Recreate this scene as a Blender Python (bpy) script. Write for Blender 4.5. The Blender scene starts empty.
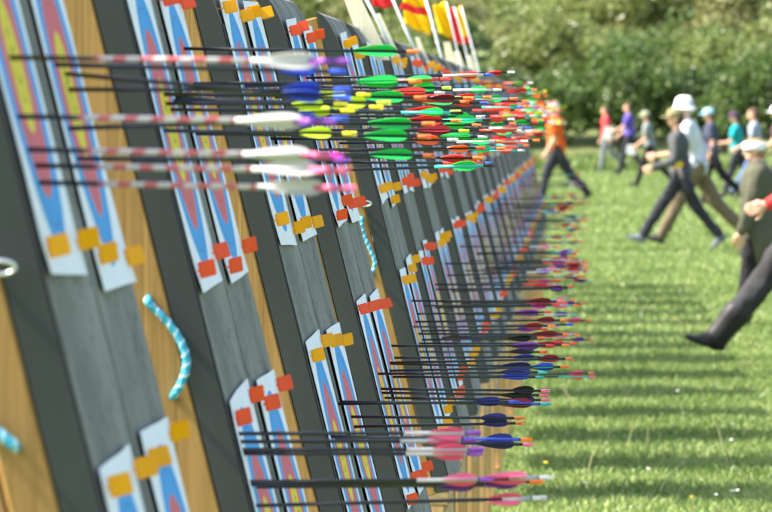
import bpy, bmesh, math, random
import numpy as np
from mathutils import Vector, Matrix, noise, Euler
random.seed(7); rng = np.random.default_rng(11)
PI = math.pi
scene = bpy.context.scene
C = scene.collection

# ------------------------------------------------------------------ camera model (photo pixels 772 x 512)
F = 6740.0; VX, VY, H = 586.0, 112.0, 1.6
D0, LEAN = 0.605, 0.25                      # face distance left of the camera at eye height, lean of the faces
def W(px, py, s): return Vector(((px - VX) / s, F / s, H - (py - VY) / s))

# ------------------------------------------------------------------ materials
def mat(name, col, rough=0.7, spec=0.3, var=0.0, vscale=8.0, bump=0.0, bscale=40.0, transl=0.0, metal=0.0, col2=None, stretch=(1, 1, 1), coat=0.0):
    m = bpy.data.materials.new(name); m.use_nodes = True
    nt = m.node_tree; N = nt.nodes; L = nt.links
    b = N['Principled BSDF']
    b.inputs['Base Color'].default_value = (*col, 1); b.inputs['Roughness'].default_value = rough
    b.inputs['Specular IOR Level'].default_value = spec; b.inputs['Metallic'].default_value = metal
    b.inputs['Coat Weight'].default_value = coat
    tc = N.new('ShaderNodeTexCoord'); mp = N.new('ShaderNodeMapping'); mp.inputs['Scale'].default_value = stretch
    L.new(tc.outputs['Object'], mp.inputs['Vector'])
    colout = None
    if var > 0 or col2:
        n = N.new('ShaderNodeTexNoise'); n.inputs['Scale'].default_value = vscale; n.inputs['Detail'].default_value = 5
        L.new(mp.outputs[0], n.inputs['Vector'])
        r = N.new('ShaderNodeValToRGB'); r.color_ramp.elements[0].position = .3; r.color_ramp.elements[1].position = .7
        c2 = col2 or tuple(c * (1 + var) for c in col)
        c1 = col if col2 else tuple(c * (1 - var) for c in col)
        r.color_ramp.elements[0].color = (*c1, 1); r.color_ramp.elements[1].color = (*[min(1, c) for c in c2], 1)
        L.new(n.outputs['Fac'], r.inputs['Fac']); L.new(r.outputs['Color'], b.inputs['Base Color']); colout = r.outputs['Color']
    if bump > 0:
        n2 = N.new('ShaderNodeTexNoise'); n2.inputs['Scale'].default_value = bscale; n2.inputs['Detail'].default_value = 4
        L.new(mp.outputs[0], n2.inputs['Vector'])
        bp = N.new('ShaderNodeBump'); bp.inputs['Strength'].default_value = bump; bp.inputs['Distance'].default_value = .02
        L.new(n2.outputs['Fac'], bp.inputs['Height']); L.new(bp.outputs['Normal'], b.inputs['Normal'])
    if transl > 0:
        t = N.new('ShaderNodeBsdfTranslucent'); t.inputs['Color'].default_value = (*col, 1)
        if colout: L.new(colout, t.inputs['Color'])
        mx = N.new('ShaderNodeMixShader'); mx.inputs[0].default_value = transl
        L.new(b.outputs[0], mx.inputs[1]); L.new(t.outputs[0], mx.inputs[2]); L.new(mx.outputs[0], N['Material Output'].inputs[0])
    return m

def wood_mat(name, c1, c2, grain_axis='Z'):
    m = bpy.data.materials.new(name); m.use_nodes = True
    nt = m.node_tree; N = nt.nodes; L = nt.links; b = N['Principled BSDF']
    b.inputs['Roughness'].default_value = .75; b.inputs['Specular IOR Level'].default_value = .25
    tc = N.new('ShaderNodeTexCoord'); mp = N.new('ShaderNodeMapping')
    mp.inputs['Scale'].default_value = {'Z': (30, 30, 1.6), 'Y': (30, 1.6, 30)}[grain_axis]
    L.new(tc.outputs['Object'], mp.inputs['Vector'])
    n = N.new('ShaderNodeTexNoise'); n.inputs['Scale'].default_value = 1.5; n.inputs['Detail'].default_value = 6; n.inputs['Distortion'].default_value = .8
    L.new(mp.outputs[0], n.inputs['Vector'])
    r = N.new('ShaderNodeValToRGB'); r.color_ramp.elements[0].position = .35; r.color_ramp.elements[1].position = .68
    r.color_ramp.elements[0].color = (*c1, 1); r.color_ramp.elements[1].color = (*c2, 1)
    L.new(n.outputs['Fac'], r.inputs['Fac'])
    # knots
    v = N.new('ShaderNodeTexVoronoi'); v.inputs['Scale'].default_value = 1.0
    mp2 = N.new('ShaderNodeMapping'); mp2.inputs['Scale'].default_value = (9, 9, 4.5)
    L.new(tc.outputs['Object'], mp2.inputs['Vector']); L.new(mp2.outputs[0], v.inputs['Vector'])
    kr = N.new('ShaderNodeValToRGB'); kr.color_ramp.elements[0].position = .05; kr.color_ramp.elements[1].position = .13
    kr.color_ramp.elements[0].color = (.45, .28, .16, 1); kr.color_ramp.elements[1].color = (1, 1, 1, 1)
    L.new(v.outputs['Distance'], kr.inputs['Fac'])
    mx = N.new('ShaderNodeMix'); mx.data_type = 'RGBA'; mx.blend_type = 'MULTIPLY'; mx.inputs[0].default_value = 1
    L.new(r.outputs['Color'], mx.inputs[6]); L.new(kr.outputs['Color'], mx.inputs[7])
    L.new(mx.outputs[2], b.inputs['Base Color'])
    bp = N.new('ShaderNodeBump'); bp.inputs['Strength'].default_value = .25; bp.inputs['Distance'].default_value = .005
    L.new(n.outputs['Fac'], bp.inputs['Height']); L.new(bp.outputs['Normal'], b.inputs['Normal'])
    return m

def foam_mat():
    m = bpy.data.materials.new('grey_foam'); m.use_nodes = True
    nt = m.node_tree; N = nt.nodes; L = nt.links; b = N['Principled BSDF']
    b.inputs['Roughness'].default_value = 1; b.inputs['Specular IOR Level'].default_value = .02
    tc = N.new('ShaderNodeTexCoord')
    n = N.new('ShaderNodeTexNoise'); n.inputs['Scale'].default_value = 3.2; n.inputs['Detail'].default_value = 7; n.inputs['Roughness'].default_value = .65
    L.new(tc.outputs['Object'], n.inputs['Vector'])
    r = N.new('ShaderNodeValToRGB'); r.color_ramp.elements[0].position = .3; r.color_ramp.elements[1].position = .72
    r.color_ramp.elements[0].color = (.165, .166, .15, 1); r.color_ramp.elements[1].color = (.30, .295, .265, 1)
    L.new(n.outputs['Fac'], r.inputs['Fac'])
    # shallow scribble cracks and arrow holes
    v = N.new('ShaderNodeTexVoronoi'); v.feature = 'DISTANCE_TO_EDGE'; v.inputs['Scale'].default_value = 7
    n3 = N.new('ShaderNodeTexNoise'); n3.inputs['Scale'].default_value = 9
    L.new(tc.outputs['Object'], n3.inputs['Vector'])
    vm = N.new('ShaderNodeVectorMath'); vm.operation = 'MULTIPLY_ADD'; vm.inputs[1].default_value = (.25, .25, .25)
    L.new(n3.outputs['Color'], vm.inputs[0]); L.new(tc.outputs['Object'], vm.inputs[2]); L.new(vm.outputs[0], v.inputs['Vector'])
    cr = N.new('ShaderNodeValToRGB'); cr.color_ramp.elements[0].position = .004; cr.color_ramp.elements[1].position = .03
    cr.color_ramp.elements[0].color = (.45, .45, .45, 1)
    L.new(v.outputs['Distance'], cr.inputs['Fac'])
    v2 = N.new('ShaderNodeTexVoronoi'); v2.inputs['Scale'].default_value = 22; L.new(tc.outputs['Object'], v2.inputs['Vector'])
    hr = N.new('ShaderNodeValToRGB'); hr.color_ramp.elements[0].position = .1; hr.color_ramp.elements[1].position = .16
    hr.color_ramp.elements[0].color = (.35, .35, .35, 1); L.new(v2.outputs['Distance'], hr.inputs['Fac'])
    mx = N.new('ShaderNodeMix'); mx.data_type = 'RGBA'; mx.blend_type = 'MULTIPLY'; mx.inputs[0].default_value = .7
    L.new(r.outputs['Color'], mx.inputs[6]); L.new(cr.outputs['Color'], mx.inputs[7])
    mx2 = N.new('ShaderNodeMix'); mx2.data_type = 'RGBA'; mx2.blend_type = 'MULTIPLY'; mx2.inputs[0].default_value = .8
    L.new(mx.outputs[2], mx2.inputs[6]); L.new(hr.outputs['Color'], mx2.inputs[7])
    L.new(mx2.outputs[2], b.inputs['Base Color'])
    bp = N.new('ShaderNodeBump'); bp.inputs['Strength'].default_value = .15; bp.inputs['Distance'].default_value = .004
    L.new(n.outputs['Fac'], bp.inputs['Height']); L.new(bp.outputs['Normal'], b.inputs['Normal'])
    return m

def face_mat():
    m = bpy.data.materials.new('printed_target_paper'); m.use_nodes = True
    nt = m.node_tree; N = nt.nodes; L = nt.links; b = N['Principled BSDF']
    b.inputs['Roughness'].default_value = .8; b.inputs['Specular IOR Level'].default_value = .05
    tc = N.new('ShaderNodeTexCoord'); sp = N.new('ShaderNodeSeparateXYZ'); L.new(tc.outputs['Object'], sp.inputs[0])
    cb = N.new('ShaderNodeCombineXYZ'); L.new(sp.outputs['Y'], cb.inputs['X']); L.new(sp.outputs['Z'], cb.inputs['Y'])
    ln = N.new('ShaderNodeVectorMath'); ln.operation = 'LENGTH'; L.new(cb.outputs[0], ln.inputs[0])
    mu = N.new('ShaderNodeMath'); mu.operation = 'MULTIPLY'; mu.inputs[1].default_value = 4.0; L.new(ln.outputs['Value'], mu.inputs[0])
    r = N.new('ShaderNodeValToRGB'); r.color_ramp.interpolation = 'CONSTANT'
    Y, R_, B_, Wt, K = (.78, .62, .07), (.66, .17, .19), (.085, .35, .72), (.80, .82, .86), (.05, .05, .05)
    seq = [(0, Y), (.018, K), (.020, Y), (.040, K), (.0412, Y), (.0755, R_), (.111, K), (.1122, R_), (.147, B_), (.178, K), (.1792, B_), (.208, Wt)]
    e = r.color_ramp.elements
    while len(e) < len(seq): e.new(.5)
    for i, (p, c) in enumerate(seq):
        e[i].position = p * 4; e[i].color = (*c, 1)
    L.new(mu.outputs[0], r.inputs['Fac'])
    n = N.new('ShaderNodeTexNoise'); n.inputs['Scale'].default_value = 30; L.new(tc.outputs['Object'], n.inputs['Vector'])
    hr = N.new('ShaderNodeMapRange'); hr.inputs[1].default_value = .3; hr.inputs[2].default_value = .7; hr.inputs[3].default_value = .88; hr.inputs[4].default_value = 1
    L.new(n.outputs['Fac'], hr.inputs[0])
    mx = N.new('ShaderNodeMix'); mx.data_type = 'RGBA'; mx.blend_type = 'MULTIPLY'; mx.inputs[0].default_value = 1
    L.new(r.outputs['Color'], mx.inputs[6]); L.new(hr.outputs[0], mx.inputs[7]); hv = N.new('ShaderNodeTexVoronoi'); hv.inputs['Scale'].default_value = 75; L.new(tc.outputs['Object'], hv.inputs['Vector'])
    md = N.new('ShaderNodeMath'); md.operation = 'MULTIPLY_ADD'; md.inputs[1].default_value = 3.0; L.new(ln.outputs['Value'], md.inputs[0]); L.new(hv.outputs['Distance'], md.inputs[2])
    hh = N.new('ShaderNodeValToRGB'); hh.color_ramp.elements[0].position = .30; hh.color_ramp.elements[1].position = .36; hh.color_ramp.elements[0].color = (.12, .12, .12, 1)
    L.new(md.outputs[0], hh.inputs['Fac'])
    m3 = N.new('ShaderNodeMix'); m3.data_type = 'RGBA'; m3.blend_type = 'MULTIPLY'; m3.inputs[0].default_value = 1
    L.new(mx.outputs[2], m3.inputs[6]); L.new(hh.outputs['Color'], m3.inputs[7]); L.new(m3.outputs[2], b.inputs['Base Color'])
    return m

def stripe_mat(name, c1, c2, freq=34):
    m = bpy.data.materials.new(name); m.use_nodes = True
    nt = m.node_tree; N = nt.nodes; L = nt.links; b = N['Principled BSDF']; b.inputs['Roughness'].default_value = .35
    tc = N.new('ShaderNodeTexCoord'); w = N.new('ShaderNodeTexWave'); w.inputs['Scale'].default_value = freq / 6.28 * 2.2
    mp = N.new('ShaderNodeMapping'); mp.inputs['Rotation'].default_value = (0, 0, .5)
    L.new(tc.outputs['Object'], mp.inputs[0]); L.new(mp.outputs[0], w.inputs['Vector'])
    r = N.new('ShaderNodeValToRGB'); r.color_ramp.interpolation = 'CONSTANT'; r.color_ramp.elements[1].position = .5
    r.color_ramp.elements[0].color = (*c1, 1); r.color_ramp.elements[1].color = (*c2, 1)
    L.new(w.outputs['Fac'], r.inputs['Fac']); L.new(r.outputs['Color'], b.inputs['Base Color'])
    return m

M = dict(
    foam=foam_mat(), face=face_mat(),
    edge=mat('shaded_foam_side', (.046, .054, .052), .95, .1, var=.10, vscale=4, stretch=(2, 1, 1)),  # cut foam side, its colour darkened to carry the shade between the butts
    shade_line=mat('painted_shade_line', (.015, .017, .02), .6),  # near-black colour for the painted shade line beside the paper
    wood=wood_mat('pine_post', (.26, .15, .045), (.38, .225, .075)),
    woodp=wood_mat('pale_pine', (.40, .245, .095), (.55, .36, .16)),
    woody=wood_mat('pine_rail', (.42, .27, .12), (.58, .40, .20), 'Y'),
    cream=wood_mat('cream_board', (.72, .66, .45), (.82, .77, .58)),
    rope=stripe_mat('cyan_rope', (.04, .42, .62), (.45, .80, .88), 60),
    steel=mat('steel', (.75, .76, .78), .25, metal=.9),
    orange_tab=mat('orange_plastic', (1.0, .47, .002), .4, transl=.2), red_tab=mat('red_plastic', (1.0, .12, .03), .4, transl=.2),
    white_pole=mat('white_pole', (.78, .80, .82), .4),
    flag_y=mat('yellow_cloth', (.86, .60, .01), .8, transl=.5), flag_r=mat('red_cloth', (.78, .05, .06), .8, transl=.5),
)

# ------------------------------------------------------------------ object helpers
def link(name, me, m=None, parent=None, smooth=False):
    o = bpy.data.objects.new(name, me); C.objects.link(o)
    if m is not None:
        for mm in (m if isinstance(m, (list, tuple)) else [m]): me.materials.append(mm)
    if smooth:
        me.polygons.foreach_set('use_smooth', [True] * len(me.polygons))
    if parent: o.parent = parent
    return o
def bm_obj(name, bm, m, parent=None, smooth=False):
    me = bpy.data.meshes.new(name); bm.normal_update(); bm.to_mesh(me); bm.free()
    return link(name, me, m, parent, smooth)
def empty(name, loc, label, cat, group=None, rot=(0, 0, 0)):
    o = bpy.data.objects.new(name, None); C.objects.link(o); o.empty_display_size = .1
    o.location = loc; o.rotation_euler = rot; tag(o, label, cat, group); return o
def tag(o, label=None, cat=None, group=None, kind=None):
    if label: o['label'] = label
    if cat: o['category'] = cat
    if group: o['group'] = group
    if kind: o['kind'] = kind
def box(bm, c, d, rot=None, bev=0.0):
    r = bmesh.ops.create_cube(bm, size=1); vs = r['verts']
    mt = Matrix.Translation(c) @ (rot if rot is not None else Matrix.Identity(4)) @ Matrix.Diagonal((*d, 1))
    bmesh.ops.transform(bm, matrix=mt, verts=vs)
    if bev:
        es = list({e for v in vs for e in v.link_edges})
        bmesh.ops.bevel(bm, geom=es, offset=bev, segments=2, affect='EDGES', clamp_overlap=True)
def prism(bm, prof, y0, y1):
    """profile of (x,z) points extruded along y"""
    a = [bm.verts.new((x, y0, z)) for x, z in prof]; b = [bm.verts.new((x, y1, z)) for x, z in prof]
    n = len(prof); bm.faces.new(a); bm.faces.new(b[::-1])
    for i in range(n): bm.faces.new((a[i], b[i], b[(i + 1) % n], a[(i + 1) % n]))
    bmesh.ops.recalc_face_normals(bm, faces=bm.faces)
def tube(bm, pts, rad, seg=10):
    rings = []
    for i, p in enumerate(pts):
        p = Vector(p); t = (Vector(pts[min(i + 1, len(pts) - 1)]) - Vector(pts[max(i - 1, 0)])).normalized()
        u = t.orthogonal().normalized() if i == 0 else (u - t * u.dot(t)).normalized()
        w = t.cross(u); r = rad[i] if isinstance(rad, (list, tuple)) else rad
        rings.append([bm.verts.new(p + (u * math.cos(2 * PI * k / seg) + w * math.sin(2 * PI * k / seg)) * r) for k in range(seg)])
    for a, b in zip(rings, rings[1:]):
        for k in range(seg): bm.faces.new((a[k], a[(k + 1) % seg], b[(k + 1) % seg], b[k]))
    bm.faces.new(rings[0][::-1]); bm.faces.new(rings[-1])
def np_mesh(name, verts, n):
    """faces of n consecutive verts each"""
    me = bpy.data.meshes.new(name); nv = len(verts); nf = nv // n
    me.vertices.add(nv); me.vertices.foreach_set('co', verts.astype(np.float32).ravel())
    me.loops.add(nv); me.loops.foreach_set('vertex_index', np.arange(nv, dtype=np.int32))
    me.polygons.add(nf); me.polygons.foreach_set('loop_start', np.arange(0, nv, n, dtype=np.int32))
    me.update(calc_edges=True); return me

# ------------------------------------------------------------------ people
def cone_caps(bm, a, b, ra, rb, seg=12):
    a = Vector(a); b = Vector(b)
    for p, r in ((a, ra), (b, rb)): bmesh.ops.create_icosphere(bm, subdivisions=2, radius=r, matrix=Matrix.Translation(p))
    d = b - a
    if d.length < 1e-4: return
    q = d.to_track_quat('Z', 'Y').to_matrix().to_4x4()
    bmesh.ops.create_cone(bm, cap_ends=True, segments=seg, radius1=ra, radius2=rb, depth=d.length, matrix=Matrix.Translation((a + b) / 2) @ q)
def ell(bm, c, r, rot=None):
    bmesh.ops.create_icosphere(bm, subdivisions=3, radius=1, matrix=Matrix.Translation(c) @ (rot or Matrix.Identity(4)) @ Matrix.Diagonal((*r, 1)))
def solid(name, bm, m, parent, voxel=.012, smooth=4, wrinkle=0.0, wf=9):
    voxel *= VSC[0]
    me = bpy.data.meshes.new('tmp'); bm.to_mesh(me); bm.free()
    o = bpy.data.objects.new('tmp', me); C.objects.link(o)
    md = o.modifiers.new('r', 'REMESH'); md.mode = 'VOXEL'; md.voxel_size = voxel; md.use_smooth_shade = True
    sm = o.modifiers.new('s', 'SMOOTH'); sm.factor = .5; sm.iterations = smooth
    dg = bpy.context.evaluated_depsgraph_get(); me2 = bpy.data.meshes.new_from_object(o.evaluated_get(dg))
    bpy.data.objects.remove(o); me2.name = name
    if wrinkle:
        me2.update(); seed = random.uniform(0, 50)
        for v in me2.vertices:
            c = v.co; d = noise.noise(Vector((c.x * wf + seed, c.y * wf, c.z * wf * .7))) + .5 * noise.noise(Vector((c.x * wf * 2.3, c.y * wf * 2.3 + seed, c.z * wf * 1.5)))
            v.co = c + v.normal * d * wrinkle
    me2.materials.clear()
    return link(name, me2, m, parent, True)
SKIN = mat('skin', (.62, .36, .25), .55, .4, var=.08, vscale=20); 
def cloth(name, col, col2=None, vs=8): return mat('cloth_' + name, col, .9, .15, var=.12, vscale=vs, col2=col2, bump=.3, bscale=60)
def person(px, s, h, label, top, pants, shoe, hair, stride=(28, -24), knee=(8, 30), arms=((10, 30), (-25, 20)), lean=6, sleeve='short', hat=None, hatcol=None, detail=False, face=PI, top_len=0., build=1.0, hair_len='short', skirt=False, boots=False):
    """px = hip pixel column, s = pixels per metre there; faces -x"""
    root = empty('person', ((px - VX) / s, F / s, 0), label, 'person')
    A = lambda d: math.radians(d)
    VSC[0] = 1.1 if s > 80 else 1.35
    th, sh = .245 * h, .246 * h
    def pol(ang, L): return Vector((-math.sin(A(ang)) * L, 0, -math.cos(A(ang)) * L))      # ang>0: forward (-x)
    hip = []; kn = []; an = []
    for i, sy in ((0, -1), (1, 1)):
        hp = Vector((0, sy * .052 * h, 0)); k_ = hp + pol(stride[i], th); a_ = k_ + pol(stride[i] - knee[i], sh)
        hip.append(hp); kn.append(k_); an.append(a_)
    pitch = []; low = []
    for i in (0, 1):
        fa = stride[i] - knee[i]                 # shin angle; front foot heel down toe up, rear foot toe down
        pt = 18 if fa > 12 else (-38 if fa < -30 else (-15 if fa < -15 else 0)); pitch.append(pt)
        low.append(an[i].z - (.042 * h) - (max(0, -pt) / 38 * .075 * h))
    z0 = -min(low); T = Vector((0, 0, z0))
    hip = [p + T for p in hip]; kn = [p + T for p in kn]; an = [p + T for p in an]
    pel = T + Vector((0, 0, .01 * h)); up = Vector((-math.sin(A(lean)), 0, math.cos(A(lean))))
    fw = Vector((-math.cos(A(lean)), 0, -math.sin(A(lean))))
    chest = pel + up * .20 * h; nb = pel + up * .285 * h; neck = nb + up * .035 * h; hd = neck + Vector((-.012 * h, 0, .062 * h))
    sw = .103 * h * build; shd = [pel + up * .262 * h + Vector((0, sy * sw, 0)) for sy in (-1, 1)]
    el, wr, hdv = [], [], []
    for i, sy in ((0, -1), (1, 1)):
        e = shd[i] + pol(arms[i][0], .172 * h) + Vector((0, sy * .02 * h, 0)); w = e + pol(arms[i][0] + arms[i][1], .148 * h) + Vector((0, -sy * .01 * h, 0))
        el.append(e); wr.append(w); hdv.append((w - e).normalized())
    R = lambda x: x * h * build
    rotl = Matrix.Rotation(-A(lean), 4, 'Y')
    # body: one continuous surface
    bm = bmesh.new()
    for i in (0, 1):
        cone_caps(bm, hip[i], kn[i], R(.046), R(.031)); cone_caps(bm, kn[i], kn[i].lerp(an[i], .35), R(.031), R(.031)); cone_caps(bm, kn[i].lerp(an[i], .35), an[i], R(.031), R(.02))
        cone_caps(bm, shd[i], el[i], R(.028), R(.021)); cone_caps(bm, el[i], wr[i], R(.022), R(.0145))
        # hand
        d = hdv[i]; lat = Vector((0, 1, 0)); nrm = d.cross(lat).normalized(); sgn = -1 if i == 0 else 1
        palm = wr[i] + d * .028 * h
        # palm lies in the plane of travel: width along nrm
        cone_caps(bm, wr[i] + d * .008 * h, palm + nrm * .012 * h, R(.013), R(.012)); cone_caps(bm, wr[i] + d * .008 * h, palm - nrm * .012 * h, R(.013), R(.012)); cone_caps(bm, palm - nrm * .014 * h, palm + nrm * .014 * h, R(.011), R(.011))
        for q, (o_, ln) in enumerate(((-.019, .034), (-.0065, .042), (.0065, .040), (.019, .032))):
            b0 = palm + d * .012 * h + nrm * o_ * h; b1 = b0 + (d * .9 - lat * sgn * .25).normalized() * ln * .55 * h; b2 = b1 + (d * .6 - lat * sgn * .8).normalized() * ln * .5 * h
            cone_caps(bm, b0, b1, .0095, .0085, 8); cone_caps(bm, b1, b2, .0085, .0072, 8)
        t0 = wr[i] + d * .018 * h + nrm * .012 * h * 1; t1 = t0 + (d * .6 + nrm * .9).normalized() * .026 * h; t2 = t1 + (d + nrm * .2).normalized() * .02 * h
        cone_caps(bm, t0, t1, .012, .010, 8); cone_caps(bm, t1, t2, .010, .008, 8)
    ell(bm, pel, (R(.06), R(.088), R(.07))); ell(bm, chest, (R(.062), R(.092), R(.11)), rotl); cone_caps(bm, pel + up * .05 * h, pel + up * .14 * h, R(.06), R(.06))
    cone_caps(bm, shd[0], shd[1], R(.032), R(.032)); cone_caps(bm, nb - up * .01 * h, neck + up * .02 * h, R(.034), R(.030))
    ell(bm, hd + Vector((.004 * h, 0, .012 * h)), (.052 * h, .043 * h, .052 * h)); ell(bm, hd + Vector((-.014 * h, 0, -.020 * h)), (.034 * h, .032 * h, .040 * h))
    cone_caps(bm, hd + Vector((-.047 * h, 0, .004 * h)), hd + Vector((-.060 * h, 0, -.010 * h)), .006 * h, .008 * h, 8)                # nose
    cone_caps(bm, hd + Vector((-.044 * h, -.01 * h, -.030 * h)), hd + Vector((-.044 * h, .01 * h, -.030 * h)), .006 * h, .006 * h, 8)   # lips
    cone_caps(bm, hd + Vector((-.047 * h, -.018 * h, .016 * h)), hd + Vector((-.047 * h, .018 * h, .016 * h)), .006 * h, .006 * h, 8)   # brow
    for sy in (-1, 1): ell(bm, hd + Vector((.006 * h, sy * .044 * h, .002 * h)), (.012 * h, .006 * h, .018 * h))                        # ears
    solid('body', bm, SKIN, root, voxel=.0075, smooth=3)
    for sy in (-1, 1):
        bm = bmesh.new(); ell(bm, hd + Vector((-.045 * h, sy * .017 * h, .006 * h)), (.006 * h, .008 * h, .0045 * h)); bm_obj('eye', bm, EYE, root, True)
    # trousers
    e = .012
    bm = bmesh.new()
    for i in (0, 1):
        cone_caps(bm, hip[i], kn[i], R(.050) + e, R(.036) + e); cone_caps(bm, kn[i], an[i] + (kn[i] - an[i]) * .06, R(.036) + e, R(.029) + e)
    ell(bm, pel + up * .015 * h, (R(.064) + e, R(.092) + e, R(.075)))
    solid('trousers', bm, pants, root, voxel=.013, smooth=3, wrinkle=.015)
    # shoes
    for i in (0, 1):
        bm = bmesh.new(); pr = A(pitch[i]); rot = Matrix.Rotation(pr, 4, 'Y')
        c = an[i]
        def P(x, z): return c + (rot @ Vector((x * h, 0, z * h)))
        for yy in (-.010, .010):
            o_ = Vector((0, yy * h, 0))
            cone_caps(bm, P(.022, -.026) + o_, P(-.070, -.030) + o_, .016 * h, .014 * h); cone_caps(bm, P(-.07, -.030) + o_, P(-.098, -.031) + o_, .014 * h, .010 * h)
        cone_caps(bm, P(0, .01), P(0, -.02), .027 * h, .026 * h); cone_caps(bm, P(-.005, -.005), P(-.05, -.022), .026 * h, .019 * h)
        solid('shoe', bm, shoe, root, voxel=.009, smooth=3)
    if boots:
        for i in (0, 1):
            bm = bmesh.new(); cone_caps(bm, an[i] + (an[i] - kn[i]) * .04, an[i].lerp(kn[i], .42), R(.030) + .014, R(.036) + .018)
            solid('boot_shaft', bm, shoe, root, voxel=.012, smooth=3, wrinkle=.006)
    # top
    bm = bmesh.new(); e2 = .014 if sleeve == 'short' else .018
    ell(bm, chest, (R(.066) + e2, R(.096) + e2, R(.118)), rotl); cone_caps(bm, pel + up * (.01 - top_len) * h, pel + up * .12 * h, R(.070) + e2 + top_len * .15, R(.066) + e2)
    ell(bm, pel + up * (.02 - top_len * .6) * h, (R(.070) + e2, R(.096) + e2, R(.055 + top_len)))
    cone_caps(bm, shd[0], shd[1], R(.034) + e2 * .6, R(.034) + e2 * .6); cone_caps(bm, nb - up * .02 * h, nb, R(.036) + e2, R(.036) + .004)
    for i in (0, 1):
        if sleeve == 'short': cone_caps(bm, shd[i], shd[i].lerp(el[i], .62), R(.031) + e2 * .6, R(.030) + e2)
        elif sleeve == 'long': cone_caps(bm, shd[i], el[i], R(.031) + e2 * .7, R(.026) + e2 * .7); cone_caps(bm, el[i], el[i].lerp(wr[i], .92), R(.026) + e2 * .7, R(.020) + e2 * .6)
    solid('jacket' if sleeve == 'long' and top_len > 0 else 'shirt', bm, top, root, voxel=.013, smooth=3, wrinkle=.015)
    # hair
    if hair:
        bm = bmesh.new(); ell(bm, hd + Vector((.012 * h, 0, .020 * h)), (.054 * h, .047 * h, .052 * h)); ell(bm, hd + Vector((.024 * h, 0, -.004 * h)), (.040 * h, .044 * h, .040 * h))
        if hair_len == 'long': ell(bm, hd + Vector((.030 * h, 0, -.04 * h)), (.032 * h, .042 * h, .055 * h))
        solid('hair', bm, hair, root, voxel=.009, smooth=2, wrinkle=.004, wf=40)
    if hat:
        hc = hd + Vector((0, 0, .028 * h)); bm = bmesh.new()
        prof = {'bucket': [(.078, -.030), (.074, -.026), (.056, -.004), (.053, .018), (.046, .040), (.030, .050), (0, .053)],
                'cap': [(.056, -.012), (.057, .005), (.052, .025), (.038, .041), (.018, .048), (0, .049)],
                'band': [(.057, -.022), (.060, -.01), (.060, .012), (.054, .022), (.050, .022)]}[hat]
        seg = 28; rings = []
        for r_, z_ in prof:
            rings.append([bm.verts.new(hc + Vector((math.cos(a) * r_ * h * 1.06, math.sin(a) * r_ * h * (.95 if r_ < .07 else 1), z_ * h + (.003 * h * math.sin(3 * a + 1) if hat == 'bucket' else 0)))) for a in np.linspace(0, 2 * PI, seg + 1)[:-1]])
        for p_, q_ in zip(rings, rings[1:]):
            for k_ in range(seg): bm.faces.new((p_[k_], p_[(k_ + 1) % seg], q_[(k_ + 1) % seg], q_[k_]))
        bmesh.ops.remove_doubles(bm, verts=bm.verts, dist=.0004)
        o = bm_obj('hat' if hat != 'band' else 'headband', bm, hatcol, root, True); so = o.modifiers.new('t', 'SOLIDIFY'); so.thickness = .004
        if hat == 'cap':
            bm = bmesh.new()
            n_ = 13; a_ = [A(180 + (k_ / (n_ - 1) - .5) * 130) for k_ in range(n_)]
            inn = [bm.verts.new(hc + Vector((math.cos(t_) * .056 * h, math.sin(t_) * .052 * h, -.008 * h))) for t_ in a_]
            out = [bm.verts.new(hc + Vector((math.cos(t_) * (.060 + .045 * math.cos(t_ - PI) ** 2) * h, math.sin(t_) * .056 * h, (-.014 - .006 * abs(math.sin(t_))) * h))) for t_ in a_]
            for k_ in range(n_ - 1): bm.faces.new((inn[k_], inn[k_ + 1], out[k_ + 1], out[k_]))
            o2 = bm_obj('brim', bm, hatcol, o, True); so = o2.modifiers.new('t', 'SOLIDIFY'); so.thickness = .004
    return dict(root=root, wr=wr, hdv=hdv, hip=hip, pel=pel, sh=shd, el=el, chest=chest)
VSC = [1.0]
EYE = mat('eye_dark', (.03, .02, .015), .2)
hg = dict(grey=mat('hair_grey', (.45, .44, .42), .6, bump=.5, bscale=200), brown=mat('hair_brown', (.10, .055, .03), .6, bump=.5, bscale=200), dark=mat('hair_dark', (.03, .022, .018), .6, bump=.5, bscale=200), fair=mat('hair_fair', (.30, .19, .09), .6, bump=.5, bscale=200))
dk = cloth('charcoal', (.035, .037, .045)); dk2 = cloth('black', (.018, .018, .021)); jean = cloth('jeans', (.03, .032, .04)); khaki = cloth('khaki', (.13, .105, .065)); bluej = cloth('blue_jeans', (.10, .17, .33))
shoe_d = mat('shoe_dark', (.03, .028, .026), .5); shoe_g = mat('shoe_pale', (.11, .13, .155), .6); shoe_b = mat('boot_black', (.016, .016, .017), .55)
patt = cloth('orange_pattern', (.50, .012, .012), (.80, .22, .02), 6)
p1 = person(557, 58, 1.84, 'man in orange and red patterned shirt striding beside the far end of the butts', patt, dk, shoe_d, hg['grey'], stride=(24, -28), knee=(10, 16), arms=((2, 28), (-14, 20)), lean=5, build=1.12)
person(607, 37.5, 1.78, 'man in plain red t-shirt and grey trousers walking near the hedge', cloth('red', (.62, .07, .08)), cloth('grey_trousers', (.16, .18, .20)), shoe_d, hg['brown'], stride=(14, -16), knee=(6, 34), arms=((-14, 12), (4, 20)), lean=4)
p3 = person(630, 41, 1.78, 'man in purple t-shirt holding a white sheet of paper', cloth('purple', (.10, .07, .34)), dk, shoe_d, hg['brown'], stride=(20, -14), knee=(6, 20), arms=((30, 40), (10, 40)), lean=4)
p4 = person(650, 47, 1.66, 'person in grey shirt and pale green cap walking behind a white hatted man', cloth('grey_green', (.17, .20, .20)), dk2, shoe_d, hg['brown'], stride=(22, -24), knee=(4, 22), arms=((12, 40), (-18, 20)), lean=8, hat='cap', hatcol=cloth('sage', (.32, .36, .25)))
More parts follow.
